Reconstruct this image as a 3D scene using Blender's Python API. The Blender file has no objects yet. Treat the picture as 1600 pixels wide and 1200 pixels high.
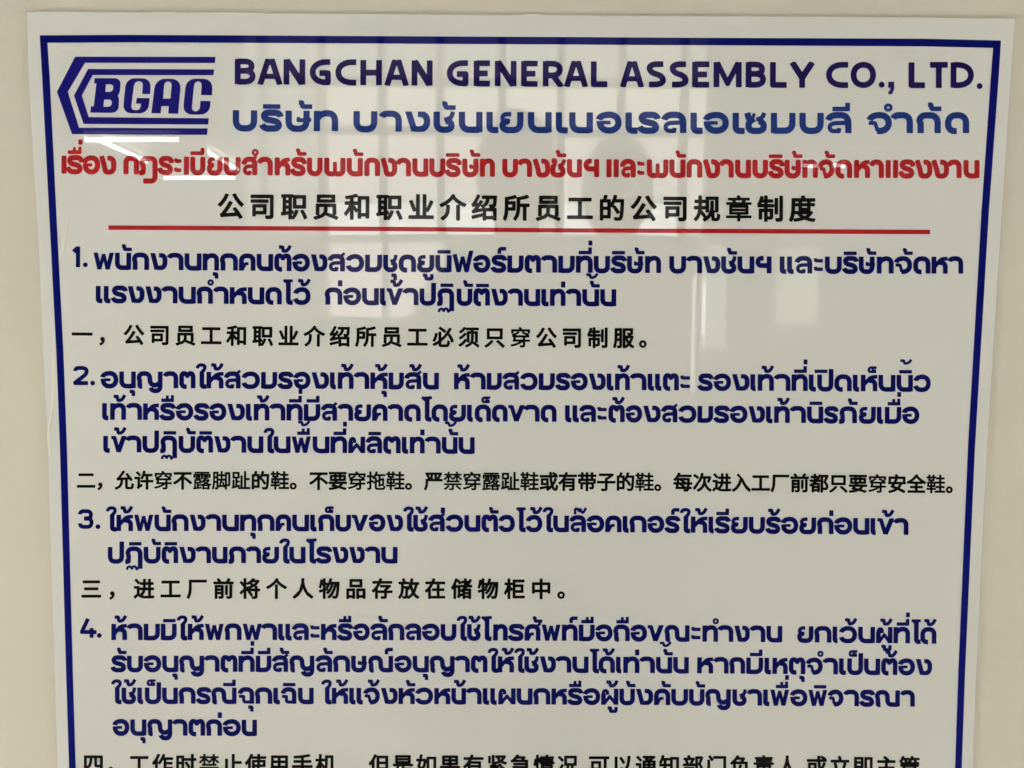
import bpy, math, random
import numpy as np
from mathutils import Vector, Matrix
from mathutils.geometry import delaunay_2d_cdt

random.seed(7)
SC = bpy.context.scene
COL = SC.collection

# ------------------------------------------------------------------ camera
FPX = 1200.0                       # focal length of the phone camera, in pixels of a 1600 px wide frame
PLANE = -0.0050                    # front face of the printed board (the wall's face is y = 0)
CAM = Vector((0.0, PLANE - 0.70, 1.42))
Dn = Vector((-60.0 / 1200, 15440.0 / 1200, 1.0)).normalized()
Xw = Vector((1.0, 60.0 / 15440.0, 0.0)).normalized()
Xw = (Xw - Dn * Xw.dot(Dn)).normalized()
Fw = Xw.cross(Dn)
cv = [Vector((Xw[i], Fw[i], -Dn[i])) for i in range(3)]     # camera right, down, forward in the world
cam_data = bpy.data.cameras.new('camera')
cam_data.sensor_width = 36.0
cam_data.lens = 36.0 * FPX / 1600.0
cam_data.clip_start = 0.01
cam_data.clip_end = 200.0
cam = bpy.data.objects.new('camera', cam_data)
m = Matrix.Identity(4)
for r in range(3):
    m[r][0] = cv[0][r]; m[r][1] = -cv[1][r]; m[r][2] = -cv[2][r]; m[r][3] = CAM[r]
cam.matrix_world = m
COL.objects.link(cam)
SC.camera = cam

def P(u, v, y=PLANE):
    """measurement on the photograph -> position on the board's plane"""
    ray = cv[0] * ((u - 800) / FPX) + cv[1] * ((v - 600) / FPX) + cv[2]
    t = (y - CAM.y) / ray.y
    return CAM + ray * t

# ------------------------------------------------------------------ world and exposure
world = bpy.data.worlds.new("World")
SC.world = world
world.use_nodes = True
world.node_tree.nodes['Background'].inputs[0].default_value = (0.9, 0.87, 0.80, 1)
world.node_tree.nodes['Background'].inputs[1].default_value = 0.6
SC.view_settings.view_transform = 'Standard'
SC.view_settings.look = 'None'
SC.view_settings.exposure = 0.44
SC.view_settings.gamma = 1.0
SC.cycles.max_bounces = 6
SC.cycles.use_denoising = True

# ------------------------------------------------------------------ helpers
def tag(o, label=None, cat=None, group=None, kind=None):
    if label: o['label'] = label
    if cat: o['category'] = cat
    if group: o['group'] = group
    if kind: o['kind'] = kind
    return o

def empty(name, loc, label, cat, group=None):
    o = bpy.data.objects.new(name, None)
    o.empty_display_size = 0.05
    o.location = loc
    COL.objects.link(o)
    return tag(o, label, cat, group)

def mesh(name, verts, faces, mat, parent=None, smooth=False):
    me = bpy.data.meshes.new(name)
    if parent is not None:
        L = parent.location
        verts = [(v[0] - L[0], v[1] - L[1], v[2] - L[2]) for v in verts]
    me.from_pydata([tuple(v) for v in verts], [], faces)
    me.update()
    if smooth:
        for p in me.polygons: p.use_smooth = True
    me.materials.append(mat)
    o = bpy.data.objects.new(name, me)
    COL.objects.link(o)
    if parent is not None: o.parent = parent
    return o

class MB:
    def __init__(s): s.v = []; s.f = []
    def box(s, x0, x1, y0, y1, z0, z1, bev=0.0):
        n = len(s.v)
        if bev <= 0:
            s.v += [(x0,y0,z0),(x1,y0,z0),(x1,y1,z0),(x0,y1,z0),(x0,y0,z1),(x1,y0,z1),(x1,y1,z1),(x0,y1,z1)]
            s.f += [tuple(n+i for i in q) for q in ((0,3,2,1),(4,5,6,7),(0,1,5,4),(1,2,6,5),(2,3,7,6),(3,0,4,7))]
            return s
        import bmesh
        bm = bmesh.new()
        vs = [bm.verts.new(p) for p in ((x0,y0,z0),(x1,y0,z0),(x1,y1,z0),(x0,y1,z0),(x0,y0,z1),(x1,y0,z1),(x1,y1,z1),(x0,y1,z1))]
        for q in ((0,3,2,1),(4,5,6,7),(0,1,5,4),(1,2,6,5),(2,3,7,6),(3,0,4,7)): bm.faces.new([vs[i] for i in q])
        bmesh.ops.bevel(bm, geom=list(bm.edges), offset=bev, segments=2, affect='EDGES', profile=0.5)
        bm.verts.index_update()
        s.v += [tuple(v.co) for v in bm.verts]
        s.f += [tuple(n + v.index for v in f.verts) for f in bm.faces]
        bm.free()
        return s
    def tube(s, pts, rad, seg=10, caps=True):
        pts = [Vector(p) for p in pts]
        if not isinstance(rad, (list, tuple)): rad = [rad] * len(pts)
        n0 = len(s.v)
        up = Vector((0, 0, 1))
        for i, p in enumerate(pts):
            t = (pts[min(i+1, len(pts)-1)] - pts[max(i-1, 0)]).normalized()
            a = t.cross(up)
            if a.length < 1e-3: a = t.cross(Vector((1, 0, 0)))
            a.normalize(); b = t.cross(a)
            for k in range(seg):
                an = 2 * math.pi * k / seg
                s.v.append(tuple(p + (a * math.cos(an) + b * math.sin(an)) * rad[i]))
        for i in range(len(pts) - 1):
            for k in range(seg):
                k2 = (k + 1) % seg
                s.f.append((n0+i*seg+k, n0+i*seg+k2, n0+(i+1)*seg+k2, n0+(i+1)*seg+k))
        if caps:
            s.f.append(tuple(n0 + k for k in reversed(range(seg))))
            s.f.append(tuple(n0 + (len(pts)-1)*seg + k for k in range(seg)))
        return s
    def build(s, name, mat, parent=None, smooth=False):
        return mesh(name, s.v, s.f, mat, parent, smooth)

# ------------------------------------------------------------------ materials
def lin(c):
    c = c / 255.0
    return c / 12.92 if c <= 0.04045 else ((c + 0.055) / 1.055) ** 2.4

def base_mat(name, col, rough=0.5, spec=0.5):
    mt = bpy.data.materials.new(name)
    mt.use_nodes = True
    b = mt.node_tree.nodes['Principled BSDF']
    b.inputs['Base Color'].default_value = (col[0], col[1], col[2], 1)
    b.inputs['Roughness'].default_value = rough
    b.inputs['Specular IOR Level'].default_value = spec
    return mt, mt.node_tree, b

def noisy(nt, b, col, amp, scale, detail=4.0, coord='Object', rough=None, bump=None):
    """procedural grain: colour varied by a noise, optionally fine relief"""
    N, Lk = nt.nodes, nt.links
    g = N.new('ShaderNodeNewGeometry')
    n = N.new('ShaderNodeTexNoise')
    n.inputs['Scale'].default_value = scale
    n.inputs['Detail'].default_value = detail
    Lk.new(g.outputs['Position'], n.inputs['Vector'])
    r = N.new('ShaderNodeMix'); r.data_type = 'RGBA'
    r.inputs[6].default_value = (col[0]*(1-amp), col[1]*(1-amp), col[2]*(1-amp*1.1), 1)
    r.inputs[7].default_value = (min(1, col[0]*(1+amp)), min(1, col[1]*(1+amp)), min(1, col[2]*(1+amp)), 1)
    Lk.new(n.outputs['Fac'], r.inputs[0])
    Lk.new(r.outputs[2], b.inputs['Base Color'])
    if bump:
        n2 = N.new('ShaderNodeTexNoise')
        n2.inputs['Scale'].default_value = bump[0]
        n2.inputs['Detail'].default_value = 3.0
        Lk.new(g.outputs['Position'], n2.inputs['Vector'])
        bp = N.new('ShaderNodeBump')
        bp.inputs['Strength'].default_value = 1.0
        bp.inputs['Distance'].default_value = bump[1]
        Lk.new(n2.outputs['Fac'], bp.inputs['Height'])
        Lk.new(bp.outputs['Normal'], b.inputs['Normal'])
    return r

def print_mat(name, col, amp=0.02, spec=0.060, rough=0.010):
    """ink or white film under the glossy laminate: the laminate's long soft waves bend what it mirrors"""
    mt, nt, b = base_mat(name, col, rough, spec)
    noisy(nt, b, col, amp, 900.0, 2.0)
    N, Lk = nt.nodes, nt.links
    g = N.new('ShaderNodeNewGeometry')
    mp = N.new('ShaderNodeMapping')
    mp.inputs['Scale'].default_value = (1.0, 0.0, 1.0)
    Lk.new(g.outputs['Position'], mp.inputs['Vector'])
    n1 = N.new('ShaderNodeTexNoise'); n1.inputs['Scale'].default_value = 4.5; n1.inputs['Detail'].default_value = 1.0
    n2 = N.new('ShaderNodeTexNoise'); n2.inputs['Scale'].default_value = 60.0; n2.inputs['Detail'].default_value = 0.0
    Lk.new(mp.outputs['Vector'], n1.inputs['Vector']); Lk.new(mp.outputs['Vector'], n2.inputs['Vector'])
    m1 = N.new('ShaderNodeMath'); m1.operation = 'MULTIPLY'; m1.inputs[1].default_value = 0.012
    m2 = N.new('ShaderNodeMath'); m2.operation = 'ADD'
    Lk.new(n2.outputs['Fac'], m1.inputs[0]); Lk.new(n1.outputs['Fac'], m2.inputs[0]); Lk.new(m1.outputs[0], m2.inputs[1])
    bp = N.new('ShaderNodeBump'); bp.inputs['Strength'].default_value = 1.0; bp.inputs['Distance'].default_value = 0.00024
    Lk.new(m2.outputs[0], bp.inputs['Height'])
    Lk.new(bp.outputs['Normal'], b.inputs['Normal'])
    return mt

def emit_mat(name, col, strength):
    mt = bpy.data.materials.new(name); mt.use_nodes = True
    nt = mt.node_tree; nt.nodes.remove(nt.nodes['Principled BSDF'])
    e = nt.nodes.new('ShaderNodeEmission')
    e.inputs[0].default_value = (col[0], col[1], col[2], 1); e.inputs[1].default_value = strength
    nt.links.new(e.outputs[0], nt.nodes['Material Output'].inputs[0])
    return mt

def simple(name, col, rough=0.5, amp=0.05, scale=20.0, bump=None, spec=0.4):
    mt, nt, b = base_mat(name, col, rough, spec)
    noisy(nt, b, col, amp, scale, bump=bump)
    return mt

M = {
 'white':  print_mat('laminated_white', (0.660, 0.668, 0.662), 0.015, 0.5),
 'patch':  print_mat('laminated_logo_ground', (0.648, 0.65, 0.642), 0.015, 0.5),
 'border': print_mat('laminated_border_blue', (0.0016, 0.0026, 0.062), 0.05),
 'navy':   print_mat('laminated_navy', (0.0018, 0.0026, 0.043), 0.05),
 'logo':   print_mat('laminated_logo_blue', (0.0050, 0.0040, 0.085), 0.05),
 'title':  print_mat('laminated_dark_violet', (0.0070, 0.0042, 0.042), 0.05),
 'royal':  print_mat('laminated_royal_blue', (0.0070, 0.0170, 0.098), 0.05),
 'red':    print_mat('laminated_red', (0.190, 0.0070, 0.0095), 0.05),
 'black':  print_mat('laminated_black', (0.0030, 0.0029, 0.0028), 0.05),
 'film':   print_mat('lifted_laminate_highlight', (0.78, 0.77, 0.71), 0.015, 1.0, 0.05),  # base lightened to carry the highlight of the creases
 'edge':   simple('board_edge', (0.72, 0.71, 0.66), 0.45),
 'wall':   simple('cream_wall_paint', (0.545, 0.515, 0.448), 0.55, 0.022, 7.0, bump=(420.0, 0.00025), spec=0.3),
 'room':   simple('room_paint', (0.62, 0.60, 0.52), 0.7, 0.03, 4.0),
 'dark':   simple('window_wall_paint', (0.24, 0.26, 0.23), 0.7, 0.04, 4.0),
 'floor':  simple('floor_tile', (0.36, 0.33, 0.29), 0.35, 0.08, 6.0),
 'alu':    simple('window_aluminium', (0.25, 0.27, 0.25), 0.4, 0.04, 15.0),
 'steel':  simple('locker_grey', (0.30, 0.30, 0.28), 0.5, 0.04, 9.0),
 'handle': simple('dark_handle', (0.08, 0.08, 0.08), 0.4),
 'board':  simple('notice_paper_yellow', (0.85, 0.82, 0.55), 0.6, 0.03, 12.0),
 'lampw':  simple('lamp_housing', (0.78, 0.78, 0.75), 0.4),
 'shirt':  simple('shirt_grey', (0.16, 0.17, 0.17), 0.9, 0.10, 60.0),
 'shirt2': simple('shirt_olive', (0.20, 0.20, 0.17), 0.9, 0.10, 60.0),
 'trous':  simple('trousers_dark', (0.04, 0.045, 0.06), 0.9, 0.10, 60.0),
 'skin':   simple('skin', (0.36, 0.21, 0.14), 0.55, 0.05, 30.0),
 'hair':   simple('hair_black', (0.015, 0.012, 0.010), 0.5, 0.2, 80.0),
 'shoe':   simple('shoe_black', (0.02, 0.02, 0.02), 0.5),
 'phone':  simple('phone_body', (0.03, 0.03, 0.035), 0.25),
}

# ------------------------------------------------------------------ the setting
def quad(name, pts, mat):
    o = mesh(name, pts, [(0, 1, 2, 3)], mat)
    return tag(o, kind='structure')

ZC = 3.60; YB = -5.30; XL = -3.9; XR = 3.4
wall = mesh('wall', [(XL,0,0),(XR,0,0),(XR,0,ZC),(XL,0,ZC),(XL,.15,0),(XR,.15,0),(XR,.15,ZC),(XL,.15,ZC)],
            [(0,1,2,3),(4,7,6,5),(0,3,7,4),(1,5,6,2)], M['wall']); tag(wall, kind='structure')
quad('floor', [(XL,YB,0),(XR,YB,0),(XR,0,0),(XL,0,0)], M['floor'])
quad('ceiling', [(XL,YB,ZC),(XL,0,ZC),(XR,0,ZC),(XR,YB,ZC)], M['room'])
quad('left_wall', [(XL,YB,0),(XL,0,0),(XL,0,ZC),(XL,YB,ZC)], M['room'])
quad('right_wall', [(XR,YB,0),(XR,YB,ZC),(XR,0,ZC),(XR,0,0)], M['room'])

# ------------------------------------------------------------------ mirrored lamps of the room and added fill lights
def ceiling_fill_panel(x, y, sx, sy, power, label):  # added fill light overhead, placed outside the sheet's reflection
    e = empty('added_ceiling_light', (x, y, ZC), label, 'added ceiling light', 'added square ceiling fill lights')
    fr = MB()
    fr.box(x-sx/2-.03, x-sx/2, y-sy/2-.03, y+sy/2+.03, ZC-.05, ZC-.002)
    fr.box(x+sx/2, x+sx/2+.03, y-sy/2-.03, y+sy/2+.03, ZC-.05, ZC-.002)
    fr.box(x-sx/2, x+sx/2, y-sy/2-.03, y-sy/2, ZC-.05, ZC-.002)
    fr.box(x-sx/2, x+sx/2, y+sy/2, y+sy/2+.03, ZC-.05, ZC-.002)
    fr.build('frame', M['lampw'], e)
    L = bpy.data.lights.new('ceiling_fill_glow', 'AREA'); L.shape = 'RECTANGLE'; L.size = sx; L.size_y = sy
    L.energy = power; L.color = (0.97, 1.0, 0.93)
    lo = bpy.data.objects.new('ceiling_fill_glow', L); COL.objects.link(lo)
    lo.location = (0, 0, -.03); lo.parent = e
    return e
ceiling_fill_panel(-1.9, -3.75, 1.2, 1.2, 38, 'added square ceiling fill light nearest the left end of the sign wall')
ceiling_fill_panel(1.3, -3.75, 1.2, 1.2, 28, 'added square ceiling fill light on the right half of the ceiling')

def added_fill_light(x, y, rz, power, label):
    """added fill light on a floor stand, brightening the lower part of the sign"""
    e = empty('added_fill_light', (x, y, 0), label, 'added fill light', 'added low fill lights on the floor')
    w, h, zc = .45, .30, .42
    MB().box(x-w/2-.02, x+w/2+.02, y-.09, y-.012, zc-h/2-.02, zc+h/2+.02, .008).build('housing', M['lampw'], e)
    for sx in (-1, 1): MB().tube([(x+sx*.22, y-.05, zc-h/2), (x+sx*.25, y-.05, .0)], .012, 8).build('leg', M['alu'], e)
    L = bpy.data.lights.new('floor_fill_glow', 'AREA'); L.shape = 'RECTANGLE'; L.size = w; L.size_y = h
    L.energy = power; L.color = (1.0, 0.955, 0.865)
    lo = bpy.data.objects.new('floor_fill_glow', L); COL.objects.link(lo)
    lo.location = (0, 0.0, zc); lo.rotation_euler = (math.radians(90), 0, math.radians(180)); lo.parent = e
    e.rotation_euler = (0, 0, rz)
added_fill_light(-1.80, -1.25, -.95, 84, 'added low fill light on the floor at the left side of the room')
added_fill_light(1.95, -1.30, .98, 76, 'added low fill light on the floor at the right side of the room')

tube_glow = emit_mat('fluorescent_glow', (1.0, 0.99, 0.93), 42.0)
def tube_lamp(a, b, label, r=.010):
    a, b = Vector(a), Vector(b); c = (a + b) / 2
    e = empty('fluorescent_lamp', (c.x, c.y, c.z + .09), label, 'fluorescent lamp', 'hanging fluorescent tube lamps')
    d = (b - a).normalized(); ext = .04
    MB().tube([a, b], r, 12).build('tube', tube_glow, e, True)
    h = MB()
    if abs(d.x) > .5: h.box(min(a.x,b.x)-ext, max(a.x,b.x)+ext, c.y-.03, c.y+.03, c.z+.035, c.z+.085, .004)
    else: h.box(c.x-.03, c.x+.03, min(a.y,b.y)-ext, max(a.y,b.y)+ext, c.z+.035, c.z+.085, .004)
    h.build('housing', M['lampw'], e)
    for q in (a, b):
        s = MB(); s.box(q.x-.017, q.x+.017, q.y-.017, q.y+.017, q.z-.02, q.z+.036); s.build('end_socket', M['lampw'], e)
        MB().tube([(q.x, q.y, q.z+.085), (q.x, q.y, ZC)], .003, 6).build('hanging_rod', M['alu'], e)
Z0 = CAM.z
def back(u, v=None, D=5.6, z=None):
    """a place in the room behind the camera, D metres from its mirror image"""
    x = (u - 803) * D / 1200.0
    zz = Z0 + (505 - v) * D / 1200.0 if z is None else z
    return (x, -(D - 0.70), zz)
ZT = Z0 + .932
tube_lamp((-2.12, -3.28, ZT), (-2.12, -3.84, ZT), 'hanging tube lamp pointing at the sign wall, nearer the left wall')
tube_lamp((-2.12, -3.16, ZT-.035), (-1.62, -3.16, ZT-.035), 'hanging tube lamp nearest the sign wall, parallel to it')
tube_lamp((-1.68, -3.55, ZT), (-1.68, -4.10, ZT), 'hanging tube lamp pointing at the sign wall, farther from the left wall')
tube_lamp((-2.26, -4.35, ZT), (-1.77, -4.35, ZT), 'hanging tube lamp nearest the windows, parallel to them')
tube_lamp((1.92, -4.55, Z0+1.07), (2.06, -4.55, Z0+1.07), 'short hanging lamp on the right, left one of two', .012)
tube_lamp((2.12, -4.55, Z0+1.075), (2.24, -4.55, Z0+1.075), 'short hanging lamp on the right, right one of two', .012)

# ------------------------------------------------------------------ the sheet's stroke lettering
def bez_round(pts, closed=False, seg=6):
    n = len(pts); out = []
    for i in range(n):
        p = pts[i]; x, y = p[0], p[1]; r = p[2] if len(p) > 2 else 0
        if r <= 0 or (not closed and i in (0, n-1)):
            out.append((x, y)); continue
        a = pts[i-1]; b = pts[(i+1) % n]
        va = (a[0]-x, a[1]-y); vb = (b[0]-x, b[1]-y)
        la = math.hypot(*va); lb = math.hypot(*vb)
        ra = min(r, la*(.5 if len(a) > 2 and a[2] > 0 else .98)); rb = min(r, lb*(.5 if len(b) > 2 and b[2] > 0 else .98))
        p0 = (x+va[0]/la*ra, y+va[1]/la*ra); p2 = (x+vb[0]/lb*rb, y+vb[1]/lb*rb)
        k = 0.60                                   # cubic with a circle's fullness
        c0 = (p0[0]+(x-p0[0])*k, p0[1]+(y-p0[1])*k); c1 = (p2[0]+(x-p2[0])*k, p2[1]+(y-p2[1])*k)
        for s in range(seg+1):
            t = s/seg; u = 1-t
            out.append((u*u*u*p0[0]+3*u*u*t*c0[0]+3*u*t*t*c1[0]+t*t*t*p2[0],
                        u*u*u*p0[1]+3*u*u*t*c0[1]+3*u*t*t*c1[1]+t*t*t*p2[1]))
    res = [out[0]]
    for q in out[1:]:
        if math.hypot(q[0]-res[-1][0], q[1]-res[-1][1]) > 1e-5: res.append(q)
    return res

def stroke_sdf(X, Y, pts, w, rnd):
    """distance to a stroke of width w with cut ends; corners of the ends rounded by rnd"""
    h = w/2 - rnd
    pts = [np.array(p, float) for p in pts]
    if rnd > 0:
        for a, b in ((0, 1), (-1, -2)):
            d = pts[a]-pts[b]; L = np.hypot(*d)
            pts[a] = pts[b] + d * max(.01, (L-rnd)/L)
    best = np.full(X.shape, 1e9)
    n = len(pts)
    ends = []
    cum = [0]
    for i in range(n-1): cum.append(cum[-1] + np.hypot(*(pts[i+1]-pts[i])))
    for e, f in ((0, 1), (n-1, n-2)):
        d = pts[e]-pts[f]; d = d/np.hypot(*d)
        al = (X-pts[e][0])*d[0] + (Y-pts[e][1])*d[1]
        ends.append((al > 1e-9) & (np.hypot(X-pts[e][0], Y-pts[e][1]) < w*.85))
    for i in range(n-1):
        a, b = pts[i], pts[i+1]; d = b-a; L = np.hypot(*d)
        if L < 1e-6: continue
        t = d/L
        beyond = np.zeros(X.shape, bool)
        if cum[i] < w*1.0: beyond = beyond | ends[0]
        if cum[-1]-cum[i+1] < w*1.0: beyond = beyond | ends[1]
        al = (X-a[0])*t[0] + (Y-a[1])*t[1]
        pe = np.abs(-(X-a[0])*t[1] + (Y-a[1])*t[0])
        over = np.maximum(-al, al-L)
        capd = np.hypot(np.maximum(over, 0), pe) - h                   # round join
        q0 = pe - h
        box = np.hypot(np.maximum(q0, 0), np.maximum(over, 0)) + np.minimum(np.maximum(q0, over), 0)
        cut = ((al < 0) & (i == 0)) | ((al > L) & (i == n-2))
        inside = (al >= 0) & (al <= L)
        capd = np.where(beyond, 1e9, capd)
        dd = np.where(inside, np.where(beyond & (i not in (0, n-2)), 1e9, q0), np.where(cut, box, capd))
        best = np.minimum(best, dd)
    return best - rnd

def contours(F, xs, ys):
    """marching squares on F<0 -> closed loops"""
    ins = F < 0
    segs = {}
    ny, nx = F.shape
    s = ins.astype(int)
    code = s[:-1, :-1] + 2*s[:-1, 1:] + 4*s[1:, 1:] + 8*s[1:, :-1]
    js, is_ = np.nonzero((code > 0) & (code < 15))
    def edge(j, i, e):
        if e == 0: return ('h', j, i)
        if e == 1: return ('v', j, i+1)
        if e == 2: return ('h', j+1, i)
        return ('v', j, i)
    T = {1:[(3,0)],2:[(0,1)],3:[(3,1)],4:[(1,2)],5:[(3,2),(1,0)],6:[(0,2)],7:[(3,2)],8:[(2,3)],9:[(2,0)],10:[(0,3),(2,1)],11:[(2,1)],12:[(1,3)],13:[(1,0)],14:[(0,3)]}
    for j, i in zip(js.tolist(), is_.tolist()):
        for a, b in T[int(code[j, i])]:
            segs[edge(j, i, a)] = edge(j, i, b)
    def pos(k):
        o, j, i = k
        if o == 'h':
            a, b = F[j, i], F[j, i+1]; t = a/(a-b); return (xs[i]+(xs[i+1]-xs[i])*t, ys[j])
        a, b = F[j, i], F[j+1, i]; t = a/(a-b); return (xs[i], ys[j]+(ys[j+1]-ys[j])*t)
    loops = []
    while segs:
        st, nx_ = segs.popitem(); lp = [st]
        while nx_ != st:
            lp.append(nx_)
            if nx_ not in segs: break
            nx_ = segs.pop(nx_)
        if len(lp) > 4: loops.append([pos(k) for k in lp])
    return loops

def rdp_closed(P_, eps):
    def rdp(a):
        if len(a) < 3: return a
        A = np.array(a); d = A[-1]-A[0]; L = np.hypot(*d)
        if L < 1e-9: dist = np.hypot(*(A-A[0]).T)
        else: dist = np.abs((A[:,0]-A[0,0])*d[1]-(A[:,1]-A[0,1])*d[0])/L
        k = int(dist.argmax())
        if dist[k] < eps: return [a[0], a[-1]]
        return rdp(a[:k+1])[:-1] + rdp(a[k:])
    A = np.array(P_); k = int(np.hypot(*(A-A[0]).T).argmax())
    return rdp(P_[:k+1])[:-1] + rdp(P_[k:] + [P_[0]])[:-1]

def fill(loops):
    """triangles inside the loops, even-odd"""
    flat = []; edges = []
    for l in loops:
        k = len(flat); n = len(l)
        flat += l; edges += [(k+i, k+(i+1) % n) for i in range(n)]
    r = delaunay_2d_cdt([Vector(p) for p in flat], edges, [], 0, 1e-7)
    V = np.array([(v.x, v.y) for v in r[0]]); T = [tuple(f) for f in r[2] if len(f) == 3]
    if not T: return flat, []
    A = np.array(T); C = (V[A[:, 0]]+V[A[:, 1]]+V[A[:, 2]])/3
    par = np.zeros(len(C), bool)
    for i, j in edges:
        a, b = flat[i], flat[j]
        if a[1] == b[1]: continue
        cr = (a[1] > C[:, 1]) != (b[1] > C[:, 1])
        par ^= cr & (C[:, 0] < a[0] + (C[:, 1]-a[1])*(b[0]-a[0])/(b[1]-a[1]))
    out = []
    for t, ok in zip(T, par):
        if ok: out.append(t)
    return [tuple(v) for v in V.tolist()], out

def strokes_glyph(strokes, w, rnd, step=.026, ylim=None, kr=1.0):
    tight = lambda q: [(p[0], p[1], p[2]*(kr if p[2] > .24 else 1)) if len(p) > 2 else p for p in q]
    pts = [(bez_round(tight(s[0])), s[1] if s[1] else w) for s in strokes]
    allx = [p[0] for s, _ in pts for p in s]; ally = [p[1] for s, _ in pts for p in s]
    x0, x1, y0, y1 = min(allx)-w, max(allx)+w, min(ally)-w, max(ally)+w
    xs = np.arange(x0, x1+step, step)+.0031; ys = np.arange(y0, y1+step, step)+.0017
    X, Y = np.meshgrid(xs, ys)
    F = np.full(X.shape, 1e9)
    for s, ww in pts: F = np.minimum(F, stroke_sdf(X, Y, s, ww, rnd))
    if ylim: F = np.maximum(F, np.maximum(Y-ylim[1], ylim[0]-Y))
    loops = [rdp_closed(l, .004) for l in contours(F, xs, ys)]
    loops = [l for l in loops if len(l) > 2]
    return fill(loops)

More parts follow.
